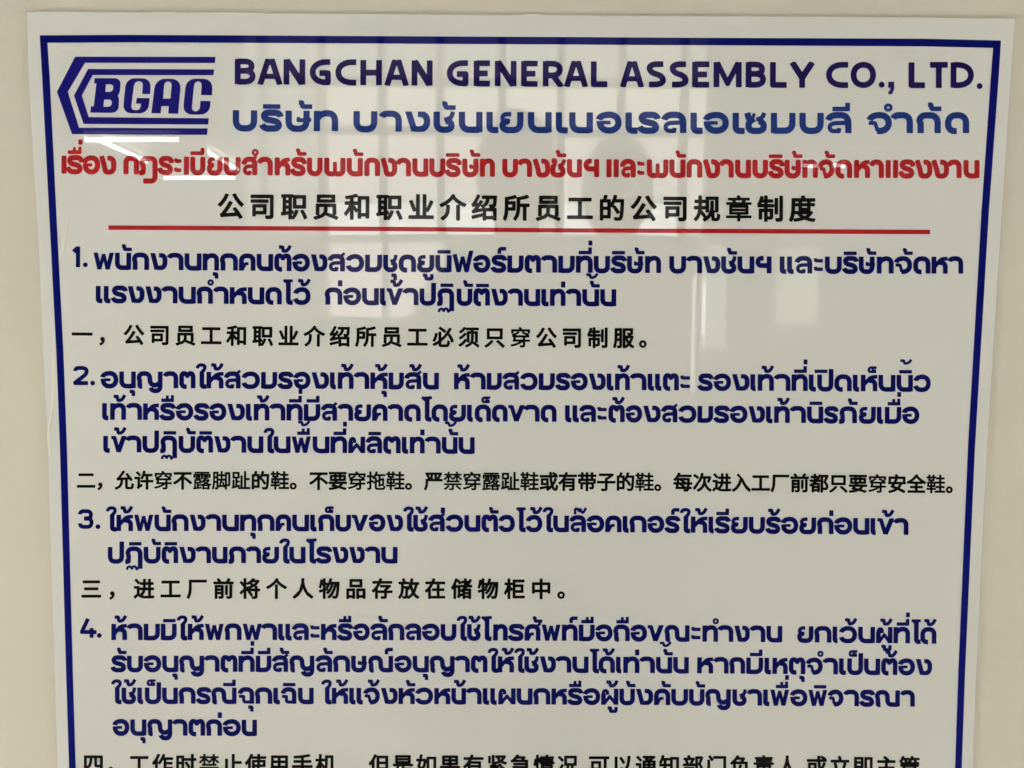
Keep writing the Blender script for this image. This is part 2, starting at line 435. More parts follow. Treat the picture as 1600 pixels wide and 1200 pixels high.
# Thai letters: centre lines in units of the letter height, (width, strokes[, vertical limits])
def G(W, *st, lim=None): return (W, [(s, None) if isinstance(s, list) else s for s in st], lim)
FOOT = [(.32,.10),(.16,.10,.06),(.16,.46),(.115,.60)]
Tt = (.115,.88,.32)
TH = {
 'ก': G(.95, [(.16,0),(.16,.46),(.115,.60),Tt,(.82,.88,.36),(.82,0)]),
 'ถ': G(.95, FOOT+[Tt,(.82,.88,.36),(.82,0)]),
 'ภ': G(.99, [(.0,.10),(.20,.10,.06),(.20,.46),(.155,.60),(.155,.88,.32),(.86,.88,.36),(.86,0)]),
 'ฎ': G(.98, [(.0,.09),(.22,.09,.06),(.22,.5),(.15,.62),(.15,.88,.30),(.85,.88,.30),(.85,-.36,.22),(.22,-.36)]),
 'ฏ': G(1.0, [(.0,.10),(.20,.10,.06),(.20,.46),(.155,.60),(.155,.88,.32),(.86,.88,.36),(.86,-.34)],
        ([(.10,-.40),(.14,-.23,.06),(.30,-.19,.06),(.40,-.36)], .15), ([(.38,-.38),(.44,-.20,.06),(.60,-.19,.06),(.66,-.37),(.80,-.24)], .15)),
 'ท': G(.935, [(.13,1),(.13,0)], [(.13,.60),(.30,.88,.22),(.805,.88,.34),(.805,0)]),
 'ห': G(.96, [(.13,1),(.13,0)], ([(.15,.38),(.58,.86,.16),(.97,.885)], .235), [(.45,.66),(.83,.62,.22),(.83,0)], lim=(0,1)),
 'พ': G(1.13, ([(.105,1.06),(.345,-.02)], .255), ([(.345,-.02),(.565,.92)], .20), ([(.565,.92),(.785,-.02)], .20), ([(.785,-.02),(1.025,1.06)], .255), lim=(0,1)),
 'ฟ': G(1.20, ([(.105,1.06),(.345,-.02)], .255), ([(.345,-.02),(.565,.92)], .20), ([(.565,.92),(.785,-.02)], .20), ([(.785,-.02),(1.075,1.36)], .255), lim=(0,1.27)),
 'ผ': G(.96, ([(.36,.62),(.34,.88,.10),(.125,.88,.14),(.125,.5)], .21), [(.13,.70),(.13,0)], ([(.14,.03),(.48,.52),(.82,.03)], .20), [(.83,1),(.83,0)], lim=(0,1)),
 'น': G(.92, [(.13,1),(.13,.12,.35),(.79,.12)], [(.79,1),(.79,0)]),
 'บ': G(.93, [(.13,1),(.13,.11,.34),(.80,.11,.34),(.80,1)]),
 'ป': G(.93, [(.13,1),(.13,.11,.34),(.80,.11,.34),(.80,1.33)]),
 'ม': G(.93, [(.13,1),(.13,0)], [(.13,.12),(.80,.12,.35),(.80,1)]),
 'ษ': G(1.0, [(.13,1),(.13,.11,.34),(.80,.11,.34),(.80,1)], ([(.52,.68),(.48,.52,.03),(.98,.55)], .19)),
 'ช': G(.88, [(.13,1),(.13,.11,.34),(.74,.11,.30),(.74,.50,.16),(.50,.55)], ([(.44,.60),(.72,.68,.12),(.80,1.0)], .22)),
 'ซ': G(.98, [(.07,1),(.13,.74,.05),(.24,.66)], [(.40,.72),(.13,.55,.15),(.13,.11,.34),(.83,.11,.34),(.83,.52,.16),(.60,.60)], ([(.22,.72),(.34,.78),(.40,.98)], .16), ([(.48,.66),(.76,.74,.12),(.86,1.0)], .22)),
 'ค': G(.92, [(.13,0),(.13,.88,.36),(.79,.88,.36),(.79,0)], ([(.18,.06),(.36,.42,.02),(.54,.42)], .18)),
 'ศ': G(.99, [(.13,0),(.13,.88,.36),(.79,.88,.36),(.79,0)], ([(.18,.06),(.36,.42,.02),(.54,.42)], .18), ([(.66,.82),(.93,1.09)], .17)),
 'ด': G(.94, [(.46,.10),(.13,.10,.32),(.13,.88,.38),(.81,.88,.36),(.81,0)]),
 'ต': G(.95, [(.44,.10),(.13,.10,.28),(.13,.90,.28),(.39,.90,.12),(.475,.76),(.56,.90,.12),(.82,.90,.28),(.82,0)]),
 'อ': G(.98, ([(.55,.50),(.20,.50)], .18), [(.12,.565),(.12,.11,.40),(.86,.11,.42),(.86,.89,.42),(.15,.89,.38),(.09,.66)]),
 'จ': G(.97, ([(.04,.50),(.30,.50,.02),(.40,.10)], .19), [(.37,.11),(.84,.11,.40),(.84,.89,.42),(.14,.89,.36),(.08,.66)]),
 'ว': G(.95, [(.09,.34),(.15,.11,.26),(.82,.11,.40),(.82,.89,.42),(.15,.89,.34),(.09,.66)]),
 'ง': G(.98, [(.125,1.04),(.38,.04)], [(.36,.12),(.86,.12,.38),(.86,.88,.34),(.50,.88)], lim=(0,1)),
 'ร': G(.86, [(.80,.70),(.76,.89,.18),(.14,.89,.26),(.14,.58,.20),(.73,.44,.20),(.73,.11,.26),(.13,.11,.20),(.06,.30)]),
 'ล': G(.94, [(.08,.66),(.14,.89,.30),(.81,.89,.34),(.81,0)], ([(.81,.52),(.13,.48,.28),(.13,.10,.20),(.46,.10),(.48,.26)], .215)),
 'ส': G(.97, [(.08,.66),(.14,.89,.30),(.81,.89,.34),(.81,0)], ([(.81,.52),(.13,.48,.28),(.13,.10,.20),(.46,.10),(.48,.26)], .215), ([(.66,.86),(.93,1.08)], .17)),
 'ย': G(.93, ([(.46,.89),(.13,.89,.20),(.13,.55,.16),(.42,.54)], .22), [(.36,.53),(.13,.53,.16),(.13,.11,.28),(.80,.11,.32),(.80,1)]),
 'ข': G(.88, ([(-.02,.90),(.19,.90,.03),(.42,.04)], .21), [(.41,.02),(.77,1.04)], ([(.14,.95),(.40,.02)], .22), lim=(0,1)),
 'ฉ': G(.90, [(.08,.64),(.14,.89,.30),(.77,.89,.34),(.77,0)], ([(.02,.46),(.30,.46,.03),(.30,.11,.10),(.77,.11)], .20)),
 'ญ': G(1.52, FOOT+[(.115,.88,.32),(.76,.88,.34),(.78,.24,.22),(1.10,.18),(1.38,.30)], [(1.39,1),(1.39,-.16,.32),(.88,-.16,.22),(.82,.02)]),
 'ณ': G(1.47, FOOT+[(.115,.88,.32),(.72,.88,.34),(.74,.12,.30),(1.34,.12)], [(1.34,1),(1.34,0)]),
 'ฯ': G(.97, [(.50,.89),(.13,.89,.30),(.13,.46,.26),(.84,.46)], [(.84,1),(.84,0)]),
 'ะ': G(.60, ([(.10,.90),(.12,.75,.04),(.60,.75)], .21), ([(.10,.40),(.12,.25,.04),(.60,.25)], .21)),
 'า': G(.83, [(.04,.74),(.10,.885,.20),(.70,.885,.34),(.70,0)]),
 'เ': G(.41, [(.13,1),(.13,.11,.12),(.40,.11)]),
 'แ': G(.90, [(.13,1),(.13,.11,.12),(.40,.11)], [(.62,1),(.62,.11,.12),(.89,.11)]),
 'ไ': G(.60, ([(.02,1.40),(.60,1.40)], .17), ([(.10,1.38),(.24,1.26)], .14), [(.33,1.42),(.33,.11,.12),(.60,.11)]),
 'โ': G(.60, ([(.00,1.44),(.10,1.38,.03),(.62,1.42)], .19), ([(.10,1.32),(.24,1.22)], .12), [(.33,1.44),(.33,.11,.12),(.60,.11)]),
 'ใ': G(.62, ([(.05,1.20),(.08,1.40,.18),(.52,1.42,.22),(.50,1.12,.16),(.32,1.0,.08),(.32,.8)], .21), [(.33,1.02),(.33,.11,.12),(.60,.11)]),
}
TH_RED = dict(TH)
TH_RED.update({
 'พ': G(1.18, [(.13,1),(.13,.11,.26),(.59,.11)], ([(.59,.11),(.59,.78)], .22), [(.59,.11),(1.05,.11,.26),(1.05,1)]),
 'ก': G(.93, [(.13,0),(.13,.88,.28),(.80,.88,.32),(.80,0)]),
 'เ': G(.27, [(.135,1),(.135,0)]),
 'แ': G(.70, [(.135,1),(.135,0)], [(.565,1),(.565,0)]),
 'ง': G(.96, [(.125,1.0),(.30,.45),(.36,.11,.12),(.84,.11,.34),(.84,.88,.34),(.48,.88)]),
 'ช': G(.88, [(.05,.90),(.26,.90,.05),(.13,.50,.10),(.13,.11,.34),(.74,.11,.30),(.74,.50,.16),(.50,.55)], ([(.44,.60),(.72,.68,.12),(.84,.98)], .22)),
})
# marks: x from the letter's right edge
MK = {
 'ิ': [([(-.80,1.19),(-.03,1.19)], .19)],
 'ี': [([(-.80,1.19),(-.03,1.19)], .19), ([(-.13,1.15),(-.13,1.50)], .20)],
 'ื': [([(-.80,1.19),(-.03,1.19)], .19), ([(-.13,1.15),(-.13,1.50)], .17), ([(-.43,1.15),(-.43,1.48)], .16)],
 'ั': [([(-.54,1.40),(-.40,1.40,.02),(-.38,1.20,.04),(.05,1.20)], .19)],
 '็': [([(-.03,1.43),(-.50,1.43,.14),(-.50,1.17,.10),(-.06,1.17)], .145), ([(-.34,1.30),(-.12,1.26),(-.1,1.17)], .11)],
 '่': [([(-.13,1.09),(-.13,1.45)], .24)],
 '้': [([(-.74,1.41),(-.52,1.41,.02),(-.48,1.17,.05),(-.24,1.18,.16),(-.06,1.50)], .19)],
 '๊': [([(-.66,1.08),(-.66,1.41,.05),(-.50,1.41,.03),(-.42,1.28),(-.34,1.41,.05),(-.26,1.18,.1),(-.14,1.2,.1),(0,1.48)], .15)],
 '์': [([(-.40,1.09),(-.40,1.39,.12),(.0,1.39)], .20)],
 'ํ': [([(-.26,1.26),(-.26,1.385,.125),(-.01,1.385,.125),(-.01,1.135,.125),(-.26,1.135,.125),(-.26,1.27)], .125)],
 'ุ': [([(-.36,-.20),(-.13,-.20,.05),(-.13,-.48)], .20)],
 'ู': [([(-.66,-.19),(-.47,-.19,.03),(-.47,-.40,.05),(-.13,-.40,.08),(-.13,-.12)], .19)],
}

def inset(strokes, W, Wt, hw=.13):
    k = (Wt-2*hw)/(W-2*hw)
    res = []
    for pts, w in strokes:
        res.append(([tuple([hw+(p[0]-hw)*k, p[1]] + [p[2]*(k if k > 1 else 1) for _ in p[2:]]) for p in pts], w))
    return res

class Line:
    """collects one printed line; every vertex is laid on the board's plane"""
    def __init__(s): s.v = []; s.f = []; s.n = 0
    def add(s, flat, tris, fn):
        n = len(s.v); s.n += 1; dl = (s.n % 4)*.00004
        s.v += [tuple(fn(x, y)) + (dl,) for x, y in flat]
        s.f += [(n+a, n+b, n+c) for a, b, c in tris]
    def build(s, name, mat, parent, label, lift=.00022):
        vs = []
        for t in s.v:
            q = P(t[0], t[1]); vs.append((q.x, PLANE - lift - (t[2] if len(t) > 2 else 0), q.z))
        o = mesh(name, vs, s.f, mat, parent)
        if label: o['label'] = label
        return o

def quadfit(pts):
    A = np.array(pts, float)
    if len(A) == 2: A = np.vstack([A, A.mean(0)])
    return np.polyfit(A[:, 0], A[:, 1], 2)

def thai_line(ln, spec, base, xh, font, w=.288, rnd=.02, mksx=1.0):
    """spec: 'cluster@left ...' in sheet measurements, last token '|right' or a bare |right ends a word"""
    q = quadfit(base)
    toks = spec.split()
    for i, t in enumerate(toks):
        if t[0] == '|': continue
        cl, x = t.split('@'); x = float(x)
        nat = font[cl[0]][0] * xh * mksx
        if i+1 < len(toks):
            nt_ = toks[i+1]
            if nt_[0] == '|': wt = float(nt_[1:]) - x
            else:
                gap = float(nt_.split('@')[1]) - x
                if nt_[0] in 'ไใโ': gap += .02*xh
                wt = min(gap - .085*xh, nat*1.10)
                if wt < nat*.86: wt = min(gap-.04*xh, nat)
        else: wt = nat
        W, st, lim = font[cl[0]]
        Wt = wt/xh
        if cl[0] in 'ไใโ': Wt = W
        st = inset(st, W, Wt)
        yb = float(np.polyval(q, x+wt/2)); sl = float(2*q[0]*(x+wt/2)+q[1])
        def fn(a, b, x=x, yb=yb, sl=sl, xc=wt/2):
            u = x + a*xh
            return (u + b*xh*sl, yb + (u-x-xc)*sl - b*xh)
        ln.add(*strokes_glyph(st, w, rnd, ylim=lim, kr=(.92 if cl[0] in 'อวจ' else .80)), fn)
        marks = cl[1:]
        R = Wt
        shift = -.30 if cl[0] == 'ป' else 0
        if cl[0] in 'ฏ': shift = 0
        up = any(c in 'ิีืั' for c in marks)
        for c in marks:
            ms = MK[c]
            dy = 0
            if c in '่้' and up: dy = .43 if c == '้' else .50
            k = mksx
            pp = [([tuple([R + shift + p[0]*k + (-.02 if c in 'ิีื' else 0), p[1]+(dy*1.0 if c != '่' or not up else dy)] + list(p[2:])) for p in pts], ww*w/.26) for pts, ww in ms]
            if c == '่' and up: pp = [([(R+shift-.13, 1.60), (R+shift-.13, 1.90)], .24)]
            if c == '้' and up: pp = [([(a[0]-.02, 1.62+(a[1]-dy-1.08)*.72) + tuple(a[2:]) for a in pp[0][0]], .165)]
            ln.add(*strokes_glyph(pp, w, rnd, step=.022), fn)

# Latin capitals and figures: centre lines in a unit box inset by half a stroke
LAT = {
 'A': ([([(-.07,-.14),(.41,1.14)],None),([(1.07,-.14),(.59,1.14)],None),([(.36,.97),(.64,.97)],.2),([(.16,.28),(.84,.28)],.19)],(0,1)),
 'B': ([([(0,-.12),(0,1.12)],None),([(0,1),(.93,1,.26),(.93,.54,.24),(0,.54)],None),([(0,.54),(1,.54,.28),(1,0,.30),(0,0)],None)],(0,1)),
 'C': ([([(1.15,1),(0,1,.52),(0,0,.52),(1.15,0)],None)],None),
 'D': ([([(0,-.12),(0,1.12)],None),([(0,1),(1,1,.50),(1,0,.50),(0,0)],None)],(0,1)),
 'E': ([([(0,-.12),(0,1.12)],None),([(0,1),(1.14,1)],None),([(0,.50),(.95,.50)],None),([(0,0),(1.14,0)],None)],(0,1)),
 'G': ([([(1.15,1),(0,1,.52),(0,0,.52),(1.0,0),(1.0,.46),(.45,.46)],None)],None),
 'H': ([([(0,-.12),(0,1.12)],None),([(1,-.12),(1,1.12)],None),([(0,.5),(1,.5)],None)],(0,1)),
 'L': ([([(0,1.12),(0,0),(1.14,0)],None)],(0,1)),
 'M': ([([(0,-.12),(0,1.12)],None),([(1,-.12),(1,1.12)],None),([(.03,1.10),(.5,.06),(.97,1.10)],.20)],(0,1)),
 'N': ([([(0,-.12),(0,1.12)],None),([(1,-.12),(1,1.12)],None),([(.0,1.10),(1.0,-.10)],.24)],(0,1)),
 'O': ([([(.5,1),(1,1,.45),(1,0,.45),(0,0,.45),(0,1,.45),(.52,1)],None)],None),
 'R': ([([(0,-.12),(0,1.12)],None),([(0,1),(.93,1,.30),(.93,.42,.30),(0,.42)],None),([(.45,.44),(1.06,-.16)],.22)],(0,1)),
 'S': ([([(1.02,1),(0,1,.30),(0,.60,.24),(1,.42,.24),(1,0,.32),(-.04,0)],None)],None),
 'T': ([([(-.14,1),(1.14,1)],None),([(.5,1),(.5,-.14)],None)],(0,1)),
 'Y': ([([(-.10,1.12),(.5,.36),(1.10,1.12)],.235),([(.5,.44),(.5,-.14)],None)],(0,1)),
 '1': ([([(.15,.80),(.95,1.05)],None),([(1,1.13),(1,-.13)],None)],(0,1)),
 '2': ([([(0,.78),(.0,.97,.16),(1,.97,.26),(1,.60,.16),(0,.04),(0,0),(1.12,0)],None)],(0,1)),
 '3': ([([(0,.80),(0,1,.18),(.95,1,.20),(.95,.56,.16),(.35,.54)],None),([(.35,.52),(1,.52,.16),(1,0,.20),(0,0,.18),(0,.22)],None)],(0,1)),
 '4': ([([(.50,1.10),(-.02,.24),(1.22,.24)],None),([(.80,.50),(.80,-.15)],None)],(0,1)),
}
def latin(ln, ch, x0, x1, yb, cap, w=.224, sl=.0046, rnd=.012):
    st, lim = LAT[ch]
    W = (x1-x0)/cap; hw = w/2
    if ch in '1': hw = w/2
    st2 = []
    for pts, ww in st:
        st2.append(([tuple([hw+p[0]*(W-2*hw), hw+p[1]*(1-2*hw)]+list(p[2:])) for p in pts], ww*w/.22 if ww else None))
    def fn(a, b):
        u = x0 + a*cap
        return (u + b*cap*sl, yb + (a-W/2)*cap*sl - b*cap)
    ln.add(*strokes_glyph(st2, w, rnd, step=.02, ylim=lim), fn)
def dot(ln, x, y, r):
    n = 24
    fl = [(math.cos(2*math.pi*k/n)*r, math.sin(2*math.pi*k/n)*r) for k in range(n)]
    ln.add(fl, [(0, k, k+1) for k in range(1, n-1)], lambda a, b: (x+a, y-b))

# Chinese characters: Blender's own built-in typeface
_cjk = {}
def cjk(ch, off):
    """outline of the character, thickened evenly by off through a distance field"""
    if (ch, off) in _cjk: return _cjk[(ch, off)]
    c = bpy.data.curves.new('character', 'FONT'); c.body = ch; c.resolution_u = 3; c.fill_mode = 'FRONT'
    o = bpy.data.objects.new('character', c); COL.objects.link(o)
    bpy.context.view_layer.update()
    me = bpy.data.meshes.new_from_object(o.evaluated_get(bpy.context.evaluated_depsgraph_get()))
    V = np.array([(v.co.x, v.co.y) for v in me.vertices])
    cnt = {}
    for p in me.polygons:
        vv = list(p.vertices)
        for k in range(len(vv)):
            e = (vv[k], vv[(k+1) % len(vv)]); key = (min(e), max(e)); cnt.setdefault(key, []).append(e)
    edges = [k for k, l in cnt.items() if len(l) == 1]
    tri = []
    for p in me.polygons:
        vv = list(p.vertices)
        for k in range(1, len(vv)-1): tri.append((vv[0], vv[k], vv[k+1]))
    bpy.data.objects.remove(o); bpy.data.curves.remove(c); bpy.data.meshes.remove(me)
    st = .0105
    x0, y0 = V.min(0)-.05; x1, y1 = V.max(0)+.05
    xs = np.arange(x0, x1+st, st); ys = np.arange(y0, y1+st, st)
    X, Y = np.meshgrid(xs, ys)
    D = np.full(X.shape, 1e9)
    par = np.zeros(X.shape, bool)
    for i, j in edges:
        a, b = V[i], V[j]; d = b-a; L2 = d@d
        if L2 < 1e-12: continue
        t = np.clip(((X-a[0])*d[0]+(Y-a[1])*d[1])/L2, 0, 1)
        D = np.minimum(D, np.hypot(X-a[0]-t*d[0], Y-a[1]-t*d[1]))
        cr = (a[1] > Y) != (b[1] > Y)
        if d[1] != 0: par ^= cr & (X < a[0] + (Y-a[1])*d[0]/d[1])
    F = np.where(par, -D, D) - off
    # keep the narrow counters of dense characters open
    loops = [rdp_closed(l, .0022) for l in contours(F, xs, ys)]
    loops = [l for l in loops if len(l) > 2]
    r = fill(loops)
    _cjk[(ch, off)] = r
    return r
def cjk_line(ln, text, anchors, em, ys, off=.032):
    """anchors: (index, centre x); ys: (x, centre y)"""
    q = quadfit(ys); ai = [a[0] for a in anchors]; ax = [a[1] for a in anchors]
    for i, ch in enumerate(text):
        if ch == ' ': continue
        if i > ai[-1]: cx = ax[-1]+(i-ai[-1])*(ax[-1]-ax[-2])/(ai[-1]-ai[-2])
        else: cx = float(np.interp(i, ai, ax))
        cy = float(np.polyval(q, cx)); sl = float(2*q[0]*cx+q[1])
        vs, tr = cjk(ch, .019 if ch in '露禁' else .023 if ch in '章' else (.022 if ch in '鞋脚趾拖穿' else off))
        def fn(a, b, cx=cx, cy=cy, sl=sl):
            dx = (a-.502)*em; dy = (b-.375)*em
            return (cx+dx+dy*sl, cy-dy+dx*sl)
        ln.add(vs, tr, fn)

# ------------------------------------------------------------------ the sign
sc = P(803, 1200)
sign = empty('company_rules_sign', (P(813, 30).x, PLANE, 0.0), 'large glossy white company rules sign with blue border, Thai and Chinese text', 'sign')
sign.location.z = P(813, 1950).z
S_TL, S_TR = P(40.3, 17.5), P(1587.0, 28.6)
YBOT = 1960
# board edges follow the measured outline (the board is not perfectly true)
left_pts = [(40.3,17.5),(45.8,150),(51.6,260),(59.3,380),(65.6,530),(70,620),(74.5,720),(84.2,1050),(89,1200),(111,YBOT)]
right_pts = [(1587.0,28.6),(1580,120),(1564,370),(1552.5,550),(1543,700),(1526.5,1050),(1520.5,1200),(1491,YBOT)]
top_pts = [(40.3,17.5),(300,19.6),(800,23.0),(1200,25.2),(1450,26.8),(1587.0,28.6)]
nR = 60; nC = 24
lv = [np.interp(v, [p[1] for p in left_pts], [p[0] for p in left_pts]) for v in np.linspace(17.5, YBOT, nR)]
def outline():
    out = []
    for u, v in top_pts: out.append((u, v))
    for u, v in right_pts[1:]: out.append((u, v))
    for u, v in reversed(left_pts[1:]): out.append((u, v))
    return out
def board_poly(inset_px, y):
    pts = []
    O = outline(); n = len(O)
    cx = 800; cy = 900
    for u, v in O:
        du = inset_px if u < 800 else -inset_px; dv = 0
        if v < 40: dv = inset_px
        if v > YBOT-5: dv = -inset_px
        if 60 < u < 1570 and v < 40: du = 0
        q = P(u+du, v+dv); pts.append((q.x, y, q.z))
    return pts
front = board_poly(.9, PLANE); mid = board_poly(0, PLANE+.0006); backp = board_poly(0, -.0004)
n = len(front)
vs = front+mid
fs = [tuple(reversed(range(n)))]
for i in range(n):
    j = (i+1) % n
    fs += [(i, j, n+j, n+i)]
me_front = mesh('printed_face', vs, fs, M['white'], sign)
vs = mid+backp
fs = []
for i in range(n):
    j = (i+1) % n
    fs += [(i, j, n+j, n+i)]
fs.append(tuple(range(n, 2*n)))
mesh('board_edge', vs, fs, M['edge'], sign)

def band(ln, pts_a, pts_b):
    k = len(ln.v); m_ = len(pts_a)
    ln.v += list(pts_a)+list(pts_b)
    for i in range(m_-1):
        ln.f += [(k+i, k+m_+i, k+m_+i+1), (k+i, k+m_+i+1, k+i+1)]
# border: outer and inner edges as measured
bl_out = [(62.3,55.3),(66.0,120),(79.4,380),(87.1,530),(88.2,550),(93.8,700),(103.4,1050),(108.1,1200),(131,YBOT-50)]
def off(pts, dx): return [(u+dx*(1.0-.00012*(v-60)), v) for u, v in pts]
bl_in = [(u+w_, v) for (u, v), w_ in zip(bl_out, (11.9,11.8,11.2,11.2,11.1,11.0,10.6,10.4,9.8))]
br_out = [(1563.9,63.4),(1560.3,120),(1545,330),(1532.0,550),(1523.2,700),(1507.8,1050),(1502.5,1200),(1474,YBOT-50)]
br_in = [(u-w_, v) for (u, v), w_ in zip(br_out, (12.4,12.2,11.6,11.2,11.0,10.6,10.4,9.8))]
tp_out = [(62.3,55.3),(200,54.6),(400,55.6),(800,57.6),(1100,59.2),(1440,60.6),(1563.9,63.4)]
tp_in = [(74.2,66.9),(200,66.3),(400,67.0),(800,69.2),(1100,70.7),(1440,72.6),(1551.5,75.0)]
b = Line()
band(b, tp_out, tp_in)
bl = [(bl_out[0], bl_in[0])]
band(b, [tp_out[0]]+bl_out[1:], [tp_in[0]]+bl_in[1:])
b.f = [f for f in b.f]
band(b, [tp_in[-1]]+br_in[1:], [tp_out[-1]]+br_out[1:])
band(b, [bl_in[-1], br_in[-1]], [(bl_in[-1][0], YBOT-40), (br_in[-1][0], YBOT-40)])
b2 = b.build('border_line', M['border'], sign, None)
# make every face look at the room
def face_room(o):
    me = o.data
    import bmesh
    bm = bmesh.new(); bm.from_mesh(me)
    for f in bm.faces:
        f.normal_update()
        if f.normal.y > 0: f.normal_flip()
    bm.to_mesh(me); bm.free()
face_room(b2)

# logo
def LP(p): return (80+p[0]/5.714, 75+p[1]/5.714)
def poly(ln, loops):
    L2 = []
    for lp in loops:
        q = bez_round(lp, True, 7)
        L2.append([LP(p) for p in q])
    flat, tr = fill(L2)
    ln.add(flat, tr, lambda a, b: (a, b))
lg = Line()
pt = Line(); pt.v = [(83,80.5),(341,81.5),(339,216.5),(86,215)]; pt.f = [(0,1,2),(0,2,3)]
face_room(pt.build('logo_ground', M['patch'], sign, None, .00010))
poly(lg, [[(215,78),(1468,80),(1463,135),(303,133),(150,392),(250,712),(1397,718),(1392,776),(187,770),(52,392)]])
poly(lg, [[(330,188),(1456,192),(1450,244),(373,242),(275,425),(337,618),(1408,628),(1403,684),(290,678),(205,425)]])
poly(lg, [[(388,270),(626,270,60),(614,398,22),(596,424),(608,452,20),(602,580,62),(352,578),(356,522),(381,520),(405,318),(385,316)],
          [(490,325),(558,325,30),(552,392,30),(485,392)], [(475,462),(546,462,30),(540,525,32),(468,525)]])
poly(lg, [[(884,413),(812,411),(822,298,38),(745,298,42),(712,555,40),(796,555,34),(802,498),(757,496),(765,446),(880,448),(866,585,80),(638,583,80),(670,270,80),(894,272,80)]])
poly(lg, [[(895,583),(933,273,90),(1163,277,90),(1135,588),(1045,586),(1051,520),(985,520),(978,585)],
          [(1012,300,38),(1079,300,38),(1065,452),(1000,452)]])
poly(lg, [[(1437,423),(1338,421),(1347,300,38),(1280,300,38),(1254,566,40),(1326,566,40),(1333,472),(1425,475),(1414,597,85),(1174,594,85),(1208,273,85),(1443,277,85)]])
face_room(lg.build('logo', M['logo'], sign, 'dark blue arrow shaped logo with the letters BGAC'))

# company name in Latin capitals
ln = Line()
cap = 41.0
for s_ in "B366.8-399.5 A403.8-440 N443-477 G483.8-517 C523.8-557.5 H563-596.8 A602-637.5 N643-676 G698-732 E740-767.5 N773-807 E814-842 R848-881 A882.5-917.5 L923-950.8 A970-1005 S1010-1040.5 S1046-1075.8 E1081.3-1110 M1114.7-1158.8 B1164.8-1196.8 L1202.8-1231 Y1235.3-1270.9 C1290.3-1325.6 O1328.8-1368.5 L1419.3-1446.9 T1451-1482 D1485-1521.5".split():
    ch = s_[0]; a, b_ = map(float, s_[1:].split('-'))
    yb = float(np.polyval(quadfit([(380,132.4),(800,135.6),(1510,137.9)]), (a+b_)/2))
    if ch in 'OCGS' : pass
    latin(ln, ch, a, b_, yb, cap)
dot(ln, 1377.4, 132.4, 4.7); dot(ln, 1530.4, 134.6, 4.6)
ln.add([(0,0),(9.2,0),(9.4,-11),(6,-19),(0.3,-19.5),(0.2,-15),(3.2,-13.6),(3.4,-9.2),(-.2,-9.2)], [(0,1,8),(1,7,8),(1,2,7),(2,6,7),(2,3,6),(3,5,6),(3,4,5)], lambda a, b: (1387.6+a, 128.0-b))
face_room(ln.build('company_name', M['title'], sign, 'company name in dark violet Latin capitals'))

ln = Line()
thai_line(ln, 'บ@364.5 ริ@408 |439.8 ษั@446.8 ท@491 |527.5 บ@553 |588.8 า@595.8 |627 ง@633.5 |671 ชั@678 |710 น@717.5 |753 เ@760.7 ย@781 |817 น@825.5 |861 เ@869 น@890 |925.5 อ@933 |970 เ@978 ร@998 |1029 ล@1035.7 |1071.5 เ@1079.5 อ@1100.3 |1137.5 เ@1145.3 ซ@1165.3 |1198 ม@1205 |1242 บ@1249.7 |1286 ลี@1292 |1329.5 จํ@1356.4 |1392.5 า@1395 |1425.5 กั@1433 |1469 ด@1477 |1513.2',
          [(370,204.0),(860,207.2),(1500,208.2)], 31.8, TH, w=.315, mksx=1.12)
face_room(ln.build('text_line', M['royal'], sign, 'company name in royal blue Thai letters'))

ln = Line()
thai_line(ln, 'เ@96.3 รื่@105 |129 อ@130 |156 ง@155 |181.3 ก@193.3 |217 ฎ@217.5 |246 ร@248 |270 ะ@271.5 |285 เ@287.5 บี@297.5 |320.5 ย@323.8 |347.5 บ@350 |375.5 สํ@378.8 |402.5 า@404.5 |426 ห@429.5 |453.5 รั@455 |477.5 บ@480 |503.5 พ@507 |539.5 นั@542 |566.5 ก@569.5 |593.5 ง@594.5 |620 า@621 |642 น@644.5 |669 บ@671 |695.5 ริ@696.8 |719.5 ษั@722.5 |749 ท@750 |773 บ@785 |809 า@810.5 |831 ง@832 |859 ชั@860 |883.5 น@886 |909 ฯ@911.8 |935.8 แ@947.5 |966.5 ล@970 |993 ะ@995 |1008.3 พ@1010.8 |1044 นั@1046 |1070.5 ก@1073 |1097 ง@1098 |1124.5 า@1125.5 |1146 น@1148.8 |1173 บ@1175.8 |1199.5 ริ@1201.8 |1224 ษั@1226 |1252.5 ท@1253.8 |1277.5 จั@1279 |1303.5 ด@1305.5 |1331 ห@1334.5 |1359 า@1360.5 |1380.5 แ@1383.8 |1403 ร@1405.5 |1428 ง@1429 |1456 ง@1455 |1482 า@1481.5 |1502 น@1505.5 |1530',
          [(100,271.5),(750,276.3),(1520,278.4)], 28.4, TH_RED, w=.285, rnd=.085, mksx=1.0)
face_room(ln.build('text_line', M['red'], sign, 'red Thai heading line'))

